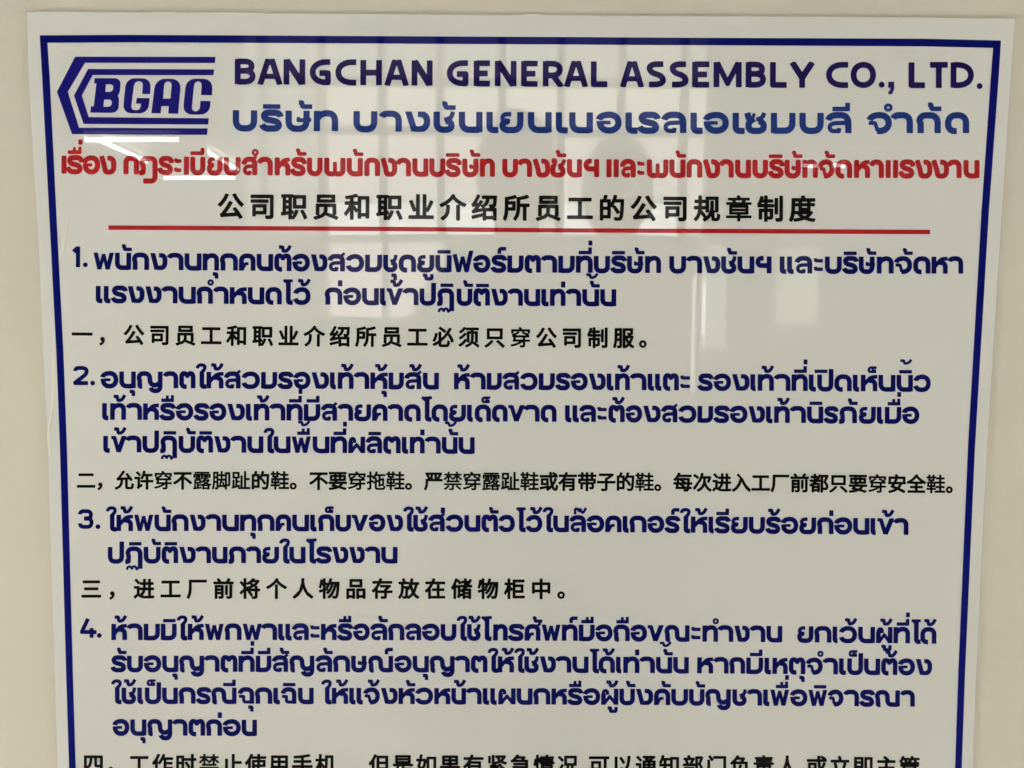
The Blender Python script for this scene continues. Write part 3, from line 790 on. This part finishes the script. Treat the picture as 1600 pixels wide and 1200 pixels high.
BODY = [
 ('พ@146.3 นั@180 ก@207 ง@235 า@263.3 น@288.8 ทุ@317 ก@344.3 ค@373.8 น@401.3 ต้@428.8 อ@457.5 ง@486 ส@513.3 ว@541.8 ม@570.8 ชุ@599 ด@623.3 ยู@652 นิ@680.5 ฟ@707.5 |740 อ@740 ร์@768 ม@793 ต@820 า@847 ม@872.5 ที่@900 บ@928 ริ@955 ษั@980 ท@1008 |1032.5 บ@1046 า@1073.8 ง@1098.8 ชั@1127 น@1152.5 ฯ@1180.5 |1205 แ@1218.3 |1240.5 ล@1243 ะ@1271 |1286 บ@1289 ริ@1317 ษั@1342 ท@1370 จั@1398 ด@1427 ห@1455.5 า@1482.5 |1504.5',
  [(150,421.2),(590,424.4),(1000,426.8),(1500,427.6)], 26.6),
 ('แ@150 |173.2 ร@175 ง@200 ง@227.5 า@254.3 น@279.5 กํ@308 |332.5 า@335 ห@359.3 น@387.5 ด@415 ไ@441.8 ว้@459.3 |485 ก่@508 อ@537 น@566 เ@593.8 ข้@605 |629.3 า@631 ป@655.8 ฏิ@683 |709.6 บั@713.8 ติ@740 ง@767.5 า@795 น@819 เ@846 ท่@859.5 า@885.5 นั้@910 น@938 |962.5',
  [(155,473.0),(360,475.0),(600,476.6),(960,478.4)], 26.4),
 ('อ@158 นุ@186.8 ญ@214.3 |253.8 า@256.8 ต@280.5 ใ@307 ห้@323 ส@351.3 ว@378.8 ม@408.3 ร@435 อ@459.5 ง@487 เ@515.8 ท้@528 า@554.5 หุ้@579 ม@607.5 ส้@633 น@661 |685.5 ห้@709.5 า@736 ม@760.8 ส@786 ว@813.8 ม@842 ร@868.8 อ@892.5 ง@920 เ@948 ท้@961 า@986 แ@1012 |1034 ต@1035.8 ะ@1062.5 |1078 ร@1091 อ@1115.5 ง@1143.8 เ@1172.5 ท้@1184 า@1211 ที่@1236.8 เ@1263.8 ปิ@1277 ด@1303.8 เ@1332.5 ห็@1345 น@1372.5 นิ้@1400.8 ว@1428 |1453.8',
  [(165,606.3),(560,607.8),(900,609.3),(1440,611.9)], 26.0),
 ('เ@160 ท้@172.5 า@199 ห@224 รื@250.5 อ@275.5 ร@303.8 อ@328 ง@355.5 เ@384.5 ท้@396.8 า@423 ที่@448 มี@475 ส@502.5 า@529.5 ย@553.8 ค@581.8 า@607.5 ด@631.8 โ@658.8 ด@674.5 ย@701.8 เ@730 ด็@742 ด@769 ข@795 |819.5 า@820 ด@845 |869.3 แ@883 |905 ล@906 ะ@933 |948 ต้@950.8 อ@978 ง@1005 ส@1033.8 ว@1061 ม@1090 ร@1116 อ@1141 ง@1169.5 เ@1196.8 ท้@1209.5 า@1235.8 นิ@1261 ร@1288 ภั@1311 |1338.5 ย@1342 เ@1370 มื่@1382.5 อ@1410 |1435.8',
  [(165,655.9),(560,657.6),(900,659.2),(1430,661.9)], 26.0),
 ('เ@161.8 ข้@174.5 |197.5 า@198 ป@223 ฏิ@250.5 |276.8 บั@279.5 ติ@307 ง@335 า@362 น@386.8 ใ@413 น@428 พื้@456 |485.5 น@488.8 ที่@516.8 ผ@544.5 ลิ@572.5 ต@599 เ@628 ท่@640.5 า@665.5 นั้@690.5 น@716.8 |741.3',
  [(165,706.8),(450,707.6),(740,708.9)], 25.9),
 ('ใ@167 ห้@182.5 พ@210 |239.5 นั@241.8 ก@269 ง@296.8 า@323 น@347.5 ทุ@375.5 ก@402.5 ค@431 น@457 เ@485 ก็@497.5 บ@524.5 ข@550.5 |574.8 อ@577 ง@604 ใ@631 ช้@646 ส่@670.5 ว@697.5 น@725.8 ตั@752.5 ว@780 ไ@806 ว้@822.5 ใ@848.8 น@864.5 ล๊@890.8 อ@917.5 ค@945.8 เ@973 ก@984 อ@1012 ร์@1039.5 ใ@1063 ห้@1079.5 เ@1107 รี@1117.5 ย@1142 บ@1170 ร้@1196.8 อ@1220.8 ย@1248.8 ก่@1276.8 อ@1304 น@1333 เ@1360 ข้@1371.5 |1396.5 า@1397.5 |1418.8',
  [(180,829.8),(700,830.2),(1000,831.9),(1410,835.6)], 25.7),
 ('ป@169 ฏิ@196 |222.8 บั@225 ติ@253 ง@280.5 า@307.5 น@331.8 ภ@357.5 |384 า@386 ย@410 ใ@437.5 น@452.5 โ@478.8 ร@494.5 ง@519.5 ง@546 า@571.8 น@596 |620.8',
  [(170,880.0),(400,879.8),(620,880.0)], 25.6),
 ('ห้@174.5 า@200.5 ม@225 มิ@251.8 ใ@277.5 ห้@293.8 พ@320.5 |349.5 ก@351.8 พ@379.5 |409 า@410 แ@435 |456.5 ล@457.5 ะ@484.5 |499.5 ห@501.8 รื@528 อ@552.5 ลั@579.5 ก@607 ล@633.8 อ@660 บ@688.8 ใ@714.5 ช้@730 โ@752.5 ท@770.8 ร@795 ศั@820 |846 พ@846.5 |875.5 ท์@878 มื@904.5 อ@931 ถื@958.8 อ@985.8 ข@1012.5 |1036.5 ณ@1038.8 |1077 ะ@1079.5 |1094.5 ทํ@1097.5 |1121.5 า@1123 ง@1147.5 า@1173 น@1197.5 |1221.8 ย@1245.8 ก@1272.5 เ@1300.8 ว้@1312 น@1340.8 ผู้@1368.8 ที่@1396 ไ@1423 ด้@1438 |1462.5',
  [(180,1000.0),(700,1000.6),(1050,1002.0),(1450,1005.6)], 25.5),
 ('รั@174.5 บ@199 อ@225.5 นุ@253.8 ญ@280.8 |318.8 า@320.8 ต@345 ที่@373 มี@400 สั@426 ญ@453 |491 ลั@494 ก@521 ษ@549 |574 ณ์@576 |614 อ@617 นุ@645 ญ@672 |710 า@712 ต@736 ใ@763 ห้@778 ใ@804.5 ช้@819.5 ง@843.8 า@870 น@894.5 ไ@920.8 ด้@935.5 เ@962.5 ท่@974 า@1000.8 นั้@1025 น@1052 |1075.8 ห@1089.5 า@1116 ก@1140 มี@1166 เ@1194.5 ห@1207 ตุ@1232.5 จํ@1260 |1285 า@1287 เ@1311 ป็@1323.8 น@1350 ต้@1376.8 อ@1403.8 ง@1431 |1455.5',
  [(180,1049.8),(700,1050.2),(1050,1051.8),(1450,1055.0)], 25.4),
 ('ใ@175 ช้@190.5 เ@215 ป็@226.8 น@253.8 ก@280 ร@307.5 ณี@331 |369.5 ฉุ@373 |397 ก@399 เ@427.5 ฉิ@440 |463 น@466 |490 ใ@503 ห้@518.8 แ@546 |567.5 จ้@568.8 ง@595.5 หั@623 ว@650 ห@678.8 น้@705.5 า@730 แ@754.5 |776.5 ผ@778.8 น@807.5 ก@833.8 ห@861.8 รื@887.5 อ@911.8 ผู้@939.5 บั@968 ง@993.8 คั@1022 บ@1049 บั@1076.8 ญ@1102.5 |1141.5 ช@1144.5 า@1168.5 เ@1192.5 พื่@1203.5 |1232.5 อ@1235 พิ@1263 |1292 จ@1294 า@1319.5 ร@1343.8 ณ@1367.5 |1405.5 า@1408 |1428.8',
  [(180,1099.4),(700,1100.2),(1050,1101.6),(1420,1104.0)], 25.3),
 ('อ@176.8 นุ@204 ญ@230.8 |269 า@271 ต@295 ก่@322.5 อ@349 น@378 |401.3',
  [(180,1149.0),(290,1149.3),(400,1149.6)], 25.3),
]
NUM = [('1', 110.3, 125.4, 417.6, 32.6, (133.6, 413.8)), ('2', 114.6, 138.8, 601.8, 30.8, (145.0, 598.6)),
       ('3', 122.0, 146.3, 826.3, 30.8, (153.3, 822.8)), ('4', 125.2, 150.2, 996.4, 30.6, (155.4, 992.8))]
ITEM = ['first', 'first', 'second', 'second', 'second', 'third', 'third', 'fourth', 'fourth', 'fourth', 'fourth']
for it, (spec, base, xh) in zip(ITEM, BODY):
    ln = Line()
    thai_line(ln, spec, base, xh, TH)
    face_room(ln.build('text_line', M['navy'], sign, None))
for ch, a, b_, yb, cp, d_ in NUM:
    ln = Line()
    latin(ln, ch, a, b_, yb, cp, w=.205, sl=.004)
    dot(ln, d_[0], d_[1], 3.8)
    face_room(ln.build('item_number', M['navy'], sign, 'figure ' + ch + ' with a full stop'))

CH = [
 ('公司职员和职业介绍所员工的公司规章制度', [(0,360.5),(18,1253.6)], 42.2, [(360,322.0),(800,324.6),(1253,326.4)], .033),
 ('一，公司员工和职业介绍所员工必须只穿公司制服。', [(0,128.6),(2,209.4),(21,974.4)], 33.4, [(130,522.4),(500,525.4),(975,528.0)], .033),
 ('二，允许穿不露脚趾的鞋。不要穿拖鞋。严禁穿露趾鞋或有带子的鞋。每次进入工厂前都只要穿安全鞋。', [(0,134.8),(2,194.6),(12,498),(31,1067),(44,1462)], 30.4, [(134,750.3),(700,751.6),(1462,756.4)], .033),
 ('三，进工厂前将个人物品存放在储物柜中。', [(0,143.0),(2,225.4),(17,845.6)], 33.2, [(143,920.0),(500,919.6),(845,920.2)], .033),
]
for text, an, em, ys, of in CH:
    ln = Line(); cjk_line(ln, text, an, em, ys, of)
    face_room(ln.build('text_line', M['black'], sign, 'black Chinese line'))
ln = Line()
yy = [(146,1193.8),(700,1195.0),(1421,1197.6)]
cjk_line(ln, '四，工作时禁止使用手机', [(0,146.3),(2,217.8),(10,509)], 33.6, yy)
cjk_line(ln, '但是如果有紧急情况', [(0,593),(8,887)], 33.6, yy)
cjk_line(ln, '可以通知部门负责人', [(0,936),(8,1230)], 33.6, yy)
cjk_line(ln, '或立即主管', [(0,1276),(4,1421)], 33.6, yy)
face_room(ln.build('text_line', M['black'], sign, 'black Chinese line at the lower edge'))
ln = Line()
band(ln, [(169.6,352.2),(600,354.3),(900,356.8),(1453,358.9)], [(169.6,359.0),(600,361.2),(900,363.4),(1453,366.0)])
face_room(ln.build('underline', M['red'], sign, None))

# two creases where the laminate has lifted along the left edge
def crease_or_glint(pts, wid, h, tall=None):
    n = len(pts); seg = 8; vs = []; fs = []
    for i, (u, v) in enumerate(pts):
        t = i/(n-1); k = math.sin(math.pi*min(1, max(0, t)))**.7
        for s in range(seg+1):
            a = s/seg*2-1
            q = P(u + a*wid[i]*.5, v + (a*tall[i]*.5 if tall else 0))
            vs.append((q.x, PLANE-.00012-h*max(k, .02)*(math.cos(a*math.pi/2)), q.z))
    for i in range(n-1):
        for s in range(seg):
            fs.append((i*(seg+1)+s, (i+1)*(seg+1)+s, (i+1)*(seg+1)+s+1, i*(seg+1)+s+1))
    o = mesh('laminate_crease_or_glint', vs, fs, M['film'], sign, True)
    face_room(o)
crease_or_glint([(110,319),(108,335),(105,352),(102,370),(99,388),(94.5,402)], (2,4,6,7,7,3), .0012)
crease_or_glint([(84,525),(83.4,560),(84.2,600),(82.6,635),(78.2,662),(76.2,684),(77.8,702),(81,718)], (2,5,6,6,5,5,4,2), .0006)

crease_or_glint([(238,19.9),(290,20.3),(350,20.7),(412,21.2)], (0,0,0,0), .0004, (1.2, 2.0, 2.4, 1.6))  # glint of the board's top edge, put in as a raised pale strip
crease_or_glint([(818,23.4),(845,23.5)], (0,0), .0004, (1.6, 1.6))  # shorter top edge glint, shaped the same way

# ------------------------------------------------------------------ what the laminate mirrors: window wall and room behind the camera
DW = 5.6
YW = -(DW - .70)
def bx(u): return (u-803)*DW/1200.0
def bz(v): return Z0 + (505-v)*DW/1200.0
bw = MB()
wx0, wx1 = bx(385), bx(1104); wz1 = bz(62); wz0 = bz(374)
lx0, lx1, lz0 = bx(512), bx(702), bz(500)
# the wall around the openings
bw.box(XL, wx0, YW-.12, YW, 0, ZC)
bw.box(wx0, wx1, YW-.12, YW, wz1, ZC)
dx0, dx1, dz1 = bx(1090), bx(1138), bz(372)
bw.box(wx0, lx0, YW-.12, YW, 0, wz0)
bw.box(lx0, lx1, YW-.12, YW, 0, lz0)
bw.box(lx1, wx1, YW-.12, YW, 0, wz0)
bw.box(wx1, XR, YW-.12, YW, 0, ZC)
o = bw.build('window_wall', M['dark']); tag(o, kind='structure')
glow_hi = emit_mat('hazy_daylight_upper', (1.0, 0.93, 0.80), 3.6)
glow_mid = emit_mat('hazy_daylight_facade', (1.0, 0.89, 0.83), 3.4)
glow_low = emit_mat('hazy_daylight_white', (0.97, 1.0, 1.0), 5.4)
glow_dim = emit_mat('hazy_daylight_dim', (0.95, 0.93, 0.88), 2.0)
win = empty('window', (bx(745), YW, wz0), 'wide grid window of frosted panes behind the camera', 'window')
us = [385, 422, 512, 603, 692, 788, 877, 968, 1063, 1104]
vs_ = [62, 72, 128, 139, 208, 374]
fr = MB()
for u in us:
    fr.box(bx(u)-.028, bx(u)+.028, YW-.07, YW+.02, wz0, wz1)
for v in (62, 138, 211, 374):
    fr.box(wx0, wx1, YW-.06, YW+.012, bz(v)-.028, bz(v)+.028)
fr.build('window_frame', M['alu'], win)
rows = [(62, 138), (138, 211), (211, 374)]
for i in range(len(us)-1):
    for k, (a, b_) in enumerate(rows):
        if us[i] < 600 and k == 0: mt = glow_dim
        elif k == 0: mt = glow_dim
        elif k == 1: mt = glow_hi if us[i] > 500 else glow_dim
        else: mt = glow_mid if us[i] > 500 else glow_dim
        if k == 2 and us[i] in (512, 603, 692, 877, 968):
            # the lower half looks on to bright sky between the buildings
            MB().box(bx(us[i])+.03, bx(us[i+1])-.03, YW-.05, YW-.045, bz(b_)+.03, bz(318)).build('pane', glow_low, win)
            MB().box(bx(us[i])+.03, bx(us[i+1])-.03, YW-.05, YW-.045, bz(316), bz(a)-.03).build('pane', mt, win)
        else:
            MB().box(bx(us[i])+.03, bx(us[i+1])-.03, YW-.05, YW-.045, bz(b_)+.03, bz(a)-.03).build('pane', mt, win)
low = empty('low_window', ((lx0+lx1)/2, YW, lz0), 'low two-pane window under the grid window', 'window')
fr = MB()
for u in (512, 607, 702): fr.box(bx(u)-.025, bx(u)+.025, YW-.07, YW+.016, lz0, wz0-.03)
fr.box(lx0, lx1, YW-.06, YW+.010, lz0-.03, lz0+.03)
fr.build('window_frame', M['alu'], low)
for a, b_, vb in ((512, 607, 480), (607, 702, 500)):
    MB().box(bx(a)+.027, bx(b_)-.027, YW-.05, YW-.045, lz0+.03, wz0-.03).build('pane', glow_mid, low)

# glass door on the right with bright daylight strips
door = empty('glass_door', (bx(1110), YW+.02, 0), 'narrow glazed door standing ajar behind the camera', 'door')
d = MB()
for u in (1075, 1090, 1138): d.box(bx(u)-.02, bx(u)+.02, YW+.01, YW+.05, 0, bz(372))
d.box(bx(1075)+.02, bx(1138)-.02, YW+.012, YW+.048, bz(372)-.05, bz(372))
d.box(bx(1090)+.02, bx(1138)-.02, YW+.012, YW+.048, 0, bz(640))
d.build('door_frame', M['alu'], door)
MB().box(bx(1079), bx(1086), YW+.02, YW+.03, bz(610), bz(430)).build('glass_strip', glow_mid, door)
MB().box(bx(1095), bx(1134), YW+.02, YW+.03, bz(540), bz(378)).build('glass_pane', emit_mat('hazy_daylight_curtain', (.96, .97, .93), 1.6), door)
MB().box(bx(1095), bx(1102), YW+.032, YW+.036, bz(520), bz(440)).build('glass_strip', glow_low, door)
MB().tube([(bx(1136), YW+.08, 1.0), (bx(1136), YW+.08, 1.16)], .01, 8).build('handle', M['handle'], door)

nb = empty('pale_notice_board', (bx(1243), YW+.01, bz(510)), 'tall pale yellow notice board with added glow hanging on the window wall', 'panel')
MB().box(bx(1213), bx(1276), YW+.004, YW+.012, bz(508), bz(386), .002).build('sheet', emit_mat('board_added_glow', (1.0, .98, .76), 1.8), nb)  # notice board given a glow so its reflection shows
MB().box(bx(1210), bx(1279), YW+.002, YW+.02, bz(386), bz(382)).build('top_rail', M['alu'], nb)

def locker(u0, u1, vt, label):
    x0, x1 = bx(u0), bx(u1); zt = bz(vt)
    e = empty('locker', ((x0+x1)/2, YW+.3, 0), label, 'locker', 'grey steel lockers along the window wall')
    MB().box(x0, x1, YW+.02, YW+.40, .04, zt, .004).build('cabinet', M['steel'], e)
    xm = (x0+x1)/2
    for a, b_ in ((x0+.01, xm-.004), (xm+.004, x1-.01)):
        dd = MB().box(a, b_, YW+.402, YW+.418, .06, zt-.015, .002).build('door', M['steel'], e)
        h = MB().box(b_-.04, b_-.025, YW+.418, YW+.435, zt*.55, zt*.55+.10).build('handle', M['handle'], None)
        h.parent = dd
        h.matrix_parent_inverse = Matrix.Translation(-e.location)
locker(1157, 1209, 505, 'narrow grey steel locker beside the glazed door')
locker(1233, 1316, 503, 'middle grey steel locker below the pale panel')
locker(1328, 1405, 501, 'rightmost grey steel locker by the side wall')

# ------------------------------------------------------------------ the two people mirrored in the laminate
def skinned(name, nodes, edges, mat, parent, levels=1):
    """nodes: {key: (x, y, z, rx, ry)}; grows one continuous surface along the edges"""
    keys = list(nodes)
    me = bpy.data.meshes.new(name)
    me.from_pydata([nodes[k][:3] for k in keys], [(keys.index(a), keys.index(b)) for a, b in edges], [])
    o = bpy.data.objects.new(name, me); COL.objects.link(o)
    md = o.modifiers.new('skin', 'SKIN'); md.use_smooth_shade = True
    if not me.skin_vertices: pass
    sv = me.skin_vertices[0].data if me.skin_vertices else None
    if sv is None:
        bpy.context.view_layer.objects.active = o
        bpy.ops.object.skin_root_mark()
        sv = me.skin_vertices[0].data
    for i, k in enumerate(keys):
        sv[i].radius = (nodes[k][3], nodes[k][4]); sv[i].use_root = (i == 0)
    sb = o.modifiers.new('sub', 'SUBSURF'); sb.levels = levels; sb.render_levels = levels
    bpy.context.view_layer.update()
    ev = bpy.data.meshes.new_from_object(o.evaluated_get(bpy.context.evaluated_depsgraph_get()))
    bpy.data.objects.remove(o)
    ev.name = name
    ev.materials.clear(); ev.materials.append(mat)
    for p in ev.polygons: p.use_smooth = True
    r = bpy.data.objects.new(name, ev); COL.objects.link(r); r.parent = parent
    return r

def head_mesh(cx, cy, cz, s=1.0):
    """face looks towards +y"""
    mb = MB(); nu, nv = 28, 20
    for j in range(nv+1):
        ph = -math.pi/2 + math.pi*j/nv
        for i in range(nu):
            th = 2*math.pi*i/nu
            x = math.cos(ph)*math.sin(th); y = math.cos(ph)*math.cos(th); z = math.sin(ph)
            jaw = 1 - .28*max(0, -z)**1.2
            X = x*.077*jaw; Y = y*.094*(1-.12*max(0, -z)) + (.010 if z < -.3 and y > 0 else 0); Z = z*.122
            f = max(0, y)
            nose = math.exp(-((x/.16)**2 + ((z+.06)/.20)**2))*f; Y += .020*nose
            eye = (math.exp(-(((abs(x)-.40)/.15)**2 + ((z-.05)/.09)**2)))*f; Y -= .010*eye
            brow = math.exp(-(((z-.20)/.08)**2))*f; Y += .004*brow
            lip = math.exp(-((x/.26)**2 + ((z+.46)/.07)**2))*f; Y += .007*lip
            chin = math.exp(-((x/.3)**2 + ((z+.78)/.14)**2))*f; Y += .010*chin
            mb.v.append((cx+X*s, cy+Y*s, cz+Z*s))
    for j in range(nv):
        for i in range(nu):
            i2 = (i+1) % nu
            mb.f.append((j*nu+i, j*nu+i2, (j+1)*nu+i2, (j+1)*nu+i))
    return mb

def person(x, y, head_z, label, shirt, hands, cap=False, slim=1.0):
    e = empty('person', (x, y, 0), label, 'person')
    k = head_z / 1.62
    Zs = lambda z: z*k
    hip = Zs(.92); nodes = {}
    nodes['pelvis'] = (0, -.10, hip, .13, .10)
    nodes['waist'] = (0, -.09, Zs(1.06), .125, .09)
    nodes['chest'] = (0, -.10, Zs(1.26), .15, .105)
    nodes['neckb'] = (0, -.10, Zs(1.42), .085, .07)
    nodes['neck'] = (0, -.07, Zs(1.50), .052, .055)
    nodes['skull'] = (0, -.05, Zs(1.60), .060, .07)
    E = [('pelvis','waist'),('waist','chest'),('chest','neckb'),('neckb','neck'),('neck','skull')]
    arms = {}
    for s, side in ((-1, 'l'), (1, 'r')):
        nodes['sh'+side] = (s*.175, -.11, Zs(1.375), .058, .058)
        hx, hy, hz = hands[0 if s < 0 else 1]
        elb = (s*.26, -.06 if hz > 1.0 else -.13, Zs(1.10))
        nodes['el'+side] = (*elb, .042, .042)
        nodes['wr'+side] = (hx, hy, hz, .027, .030)
        palm = Vector((hx, hy, hz)) + (Vector((hx, hy, hz))-Vector(elb)).normalized()*.05
        nodes['pa'+side] = (*palm, .030, .020)
        E += [('chest','sh'+side),('sh'+side,'el'+side),('el'+side,'wr'+side),('wr'+side,'pa'+side)]
        d = (Vector((hx, hy, hz))-Vector(elb)).normalized()
        sidev = Vector((1, 0, 0)) if abs(d.x) < .8 else Vector((0, 1, 0))
        sidev = (sidev - d*sidev.dot(d)).normalized()
        curl = Vector((-s, 0, 0)) if hz > 1.0 else Vector((0, 1, 0))
        for q in range(4):
            b0 = palm + d*.028 + sidev*(q-1.5)*.019
            L = (.030, .034, .031, .024)[q]
            p1 = b0 + d*L*.5; p2 = p1 + d*L*.8 + curl*L*.35; p3 = p2 + d*L*.3 + curl*L*.8
            for nme, pp, rr in (('a', p1, .0095), ('b', p2, .0088), ('c', p3, .0075)):
                nodes['f%s%d%s' % (side, q, nme)] = (*pp, rr, rr)
            E += [('pa'+side, 'f%s%da' % (side, q)), ('f%s%da' % (side, q), 'f%s%db' % (side, q)), ('f%s%db' % (side, q), 'f%s%dc' % (side, q))]
        t1 = palm - d*.01 + sidev*(-s)*.040; t2 = t1 + d*.028 + curl*.012
        nodes['t%sa' % side] = (*t1, .011, .011); nodes['t%sb' % side] = (*t2, .009, .009)
        E += [('pa'+side, 't%sa' % side), ('t%sa' % side, 't%sb' % side)]
        nodes['hp'+side] = (s*.09, -.10, Zs(.86), .09, .09)
        nodes['kn'+side] = (s*.10, -.07, Zs(.48), .055, .058)
        nodes['an'+side] = (s*.11, -.11, Zs(.09), .036, .038)
        nodes['ft'+side] = (s*.12, .04, .035, .038, .028)
        E += [('pelvis','hp'+side),('hp'+side,'kn'+side),('kn'+side,'an'+side),('an'+side,'ft'+side)]
    for q in nodes:
        if q[0] in 'pwcnse' and q[:2] not in ('pa', 'wr') and q != 'skull' and q != 'neck':
            n_ = list(nodes[q]); n_[0] *= slim; n_[3] *= (slim+1)/2; nodes[q] = tuple(n_)
    body = skinned('body', nodes, E, M['skin'], e, 2)
    hm = head_mesh(0, -.03, head_z, 1.0)
    me_h = bpy.data.meshes.new('head'); me_h.from_pydata(hm.v, [], hm.f); me_h.materials.append(M['skin'])
    for p in me_h.polygons: p.use_smooth = True
    # join the head with the body's surface: one skin
    import bmesh
    bm = bmesh.new(); bm.from_mesh(body.data); bm.from_mesh(me_h)
    for sgn in (-1, 1):
        r = bmesh.ops.create_uvsphere(bm, u_segments=10, v_segments=8, radius=1.0)
        for v in r['verts']:
            v.co = Vector((sgn*.080 + v.co.x*.010, -.035 + v.co.y*.018, head_z - .005 + v.co.z*.032))
    for f in bm.faces: f.smooth = True
    bm.to_mesh(body.data); bm.free()
    # clothing follows the same joints, a little wider
    sh = {q: list(nodes[q]) for q in ('pelvis','waist','chest','neckb','shl','shr','ell','elr')}
    for q, v in sh.items():
        v[3] += .016; v[4] += .016
    sh['neckb'][2] -= .01; sh['neckb'][3] += .01
    for s in ('l', 'r'):
        a = Vector(sh['sh'+s][:3]); b_ = Vector(sh['el'+s][:3]); q = a.lerp(b_, .72); sh['el'+s] = [*q, .064, .062]
    skinned('shirt', {q: tuple(v) for q, v in sh.items()}, [('pelvis','waist'),('waist','chest'),('chest','neckb'),('chest','shl'),('chest','shr'),('shl','ell'),('shr','elr')], M[shirt], e, 2)
    tr = {q: list(nodes[q]) for q in ('pelvis','hpl','hpr','knl','knr','anl','anr')}
    for q, v in tr.items(): v[3] += .018; v[4] += .018
    tr['pelvis'][2] -= .03; tr['pelvis'][3] -= .012; tr['pelvis'][4] -= .01
    skinned('trousers', {q: tuple(v) for q, v in tr.items()}, [('pelvis','hpl'),('pelvis','hpr'),('hpl','knl'),('hpr','knr'),('knl','anl'),('knr','anr')], M['trous'], e, 2)
    for s in ('l', 'r'):
        a = nodes['an'+s]; f_ = nodes['ft'+s]
        skinned('shoe', {'a': (a[0], a[1]-.02, .05, .045, .045), 'b': (a[0], a[1]+.06, .045, .045, .04), 'c': (f_[0], f_[1]+.05, .035, .042, .032)}, [('a','b'),('b','c')], M['shoe'], e, 2)
    # hair: a shell over the crown and back of the skull, open at the face
    hb = head_mesh(0, -.036, head_z+.006, 1.09)
    keep = []
    for f in hb.f:
        c = sum((Vector(hb.v[i]) for i in f), Vector())/4
        ly = c.y+.036; lz = c.z-head_z
        if lz > .055 - max(0, -ly)*1.7 - (.06 if ly < -.02 else 0) and not (ly > .05 and lz < .07): keep.append(f)
    mh = bpy.data.meshes.new('hair'); mh.from_pydata(hb.v, [], keep); mh.materials.append(M['hair'])
    for p in mh.polygons: p.use_smooth = True
    ho = bpy.data.objects.new('hair', mh); COL.objects.link(ho); ho.parent = e
    so = ho.modifiers.new('thick', 'SOLIDIFY'); so.thickness = .008
    if cap:
        cb = head_mesh(0, -.030, head_z+.012, 1.16)
        kf = [f for f in cb.f if sum(cb.v[i][2] for i in f)/4 > head_z+.045]
        mc = bpy.data.meshes.new('cap'); mc.from_pydata(cb.v, [], kf); mc.materials.append(M[shirt])
        for p in mc.polygons: p.use_smooth = True
        co = bpy.data.objects.new('cap', mc); COL.objects.link(co); co.parent = e
        so = co.modifiers.new('thick', 'SOLIDIFY'); so.thickness = .004
        br = MB()
        N_ = 12; base_i = len(br.v)
        for r_ in (0.072, .155):
            for i in range(N_+1):
                th = -math.pi*.42 + math.pi*.84*i/N_
                br.v.append((math.sin(th)*.085*(1 if r_ < .1 else .95), -.03 + math.cos(th)*r_ + .012, head_z+.052 - (.0 if r_ < .1 else .018)))
        for i in range(N_): br.f.append((i, i+1, N_+2+i, N_+1+i))
        mb_ = bpy.data.meshes.new('brim'); mb_.from_pydata(br.v, [], br.f); mb_.materials.append(M[shirt])
        bo = bpy.data.objects.new('brim', mb_); COL.objects.link(bo); bo.parent = co
        so = bo.modifiers.new('thick', 'SOLIDIFY'); so.thickness = .004
    return e

person(0.010, -1.00, 1.745, 'person in a grey shirt holding up a phone to photograph the sign', 'shirt',
       ((-.085, .19, 1.36), (.085, .19, 1.36)))
person(0.265, -1.24, 1.74, 'person in an olive cap and shirt standing with hanging arms behind the photographer', 'shirt2',
       ((-.20, -.06, .84), (.20, -.06, .84)), cap=True, slim=.72)
# the phone, just behind the viewpoint, held between the two hands
ph = empty('phone', (0.0, CAM.y-.03, CAM.z-.01), 'dark phone held upright by the person in the grey shirt', 'phone')
MB().box(-.076, .076, CAM.y-.030, CAM.y-.022, CAM.z-.052, CAM.z+.022, .003).build('case', M['phone'], ph)
MB().box(-.072, .072, CAM.y-.0318, CAM.y-.0305, CAM.z-.048, CAM.z+.018).build('screen', simple('phone_screen', (.02, .02, .025), .08), ph)
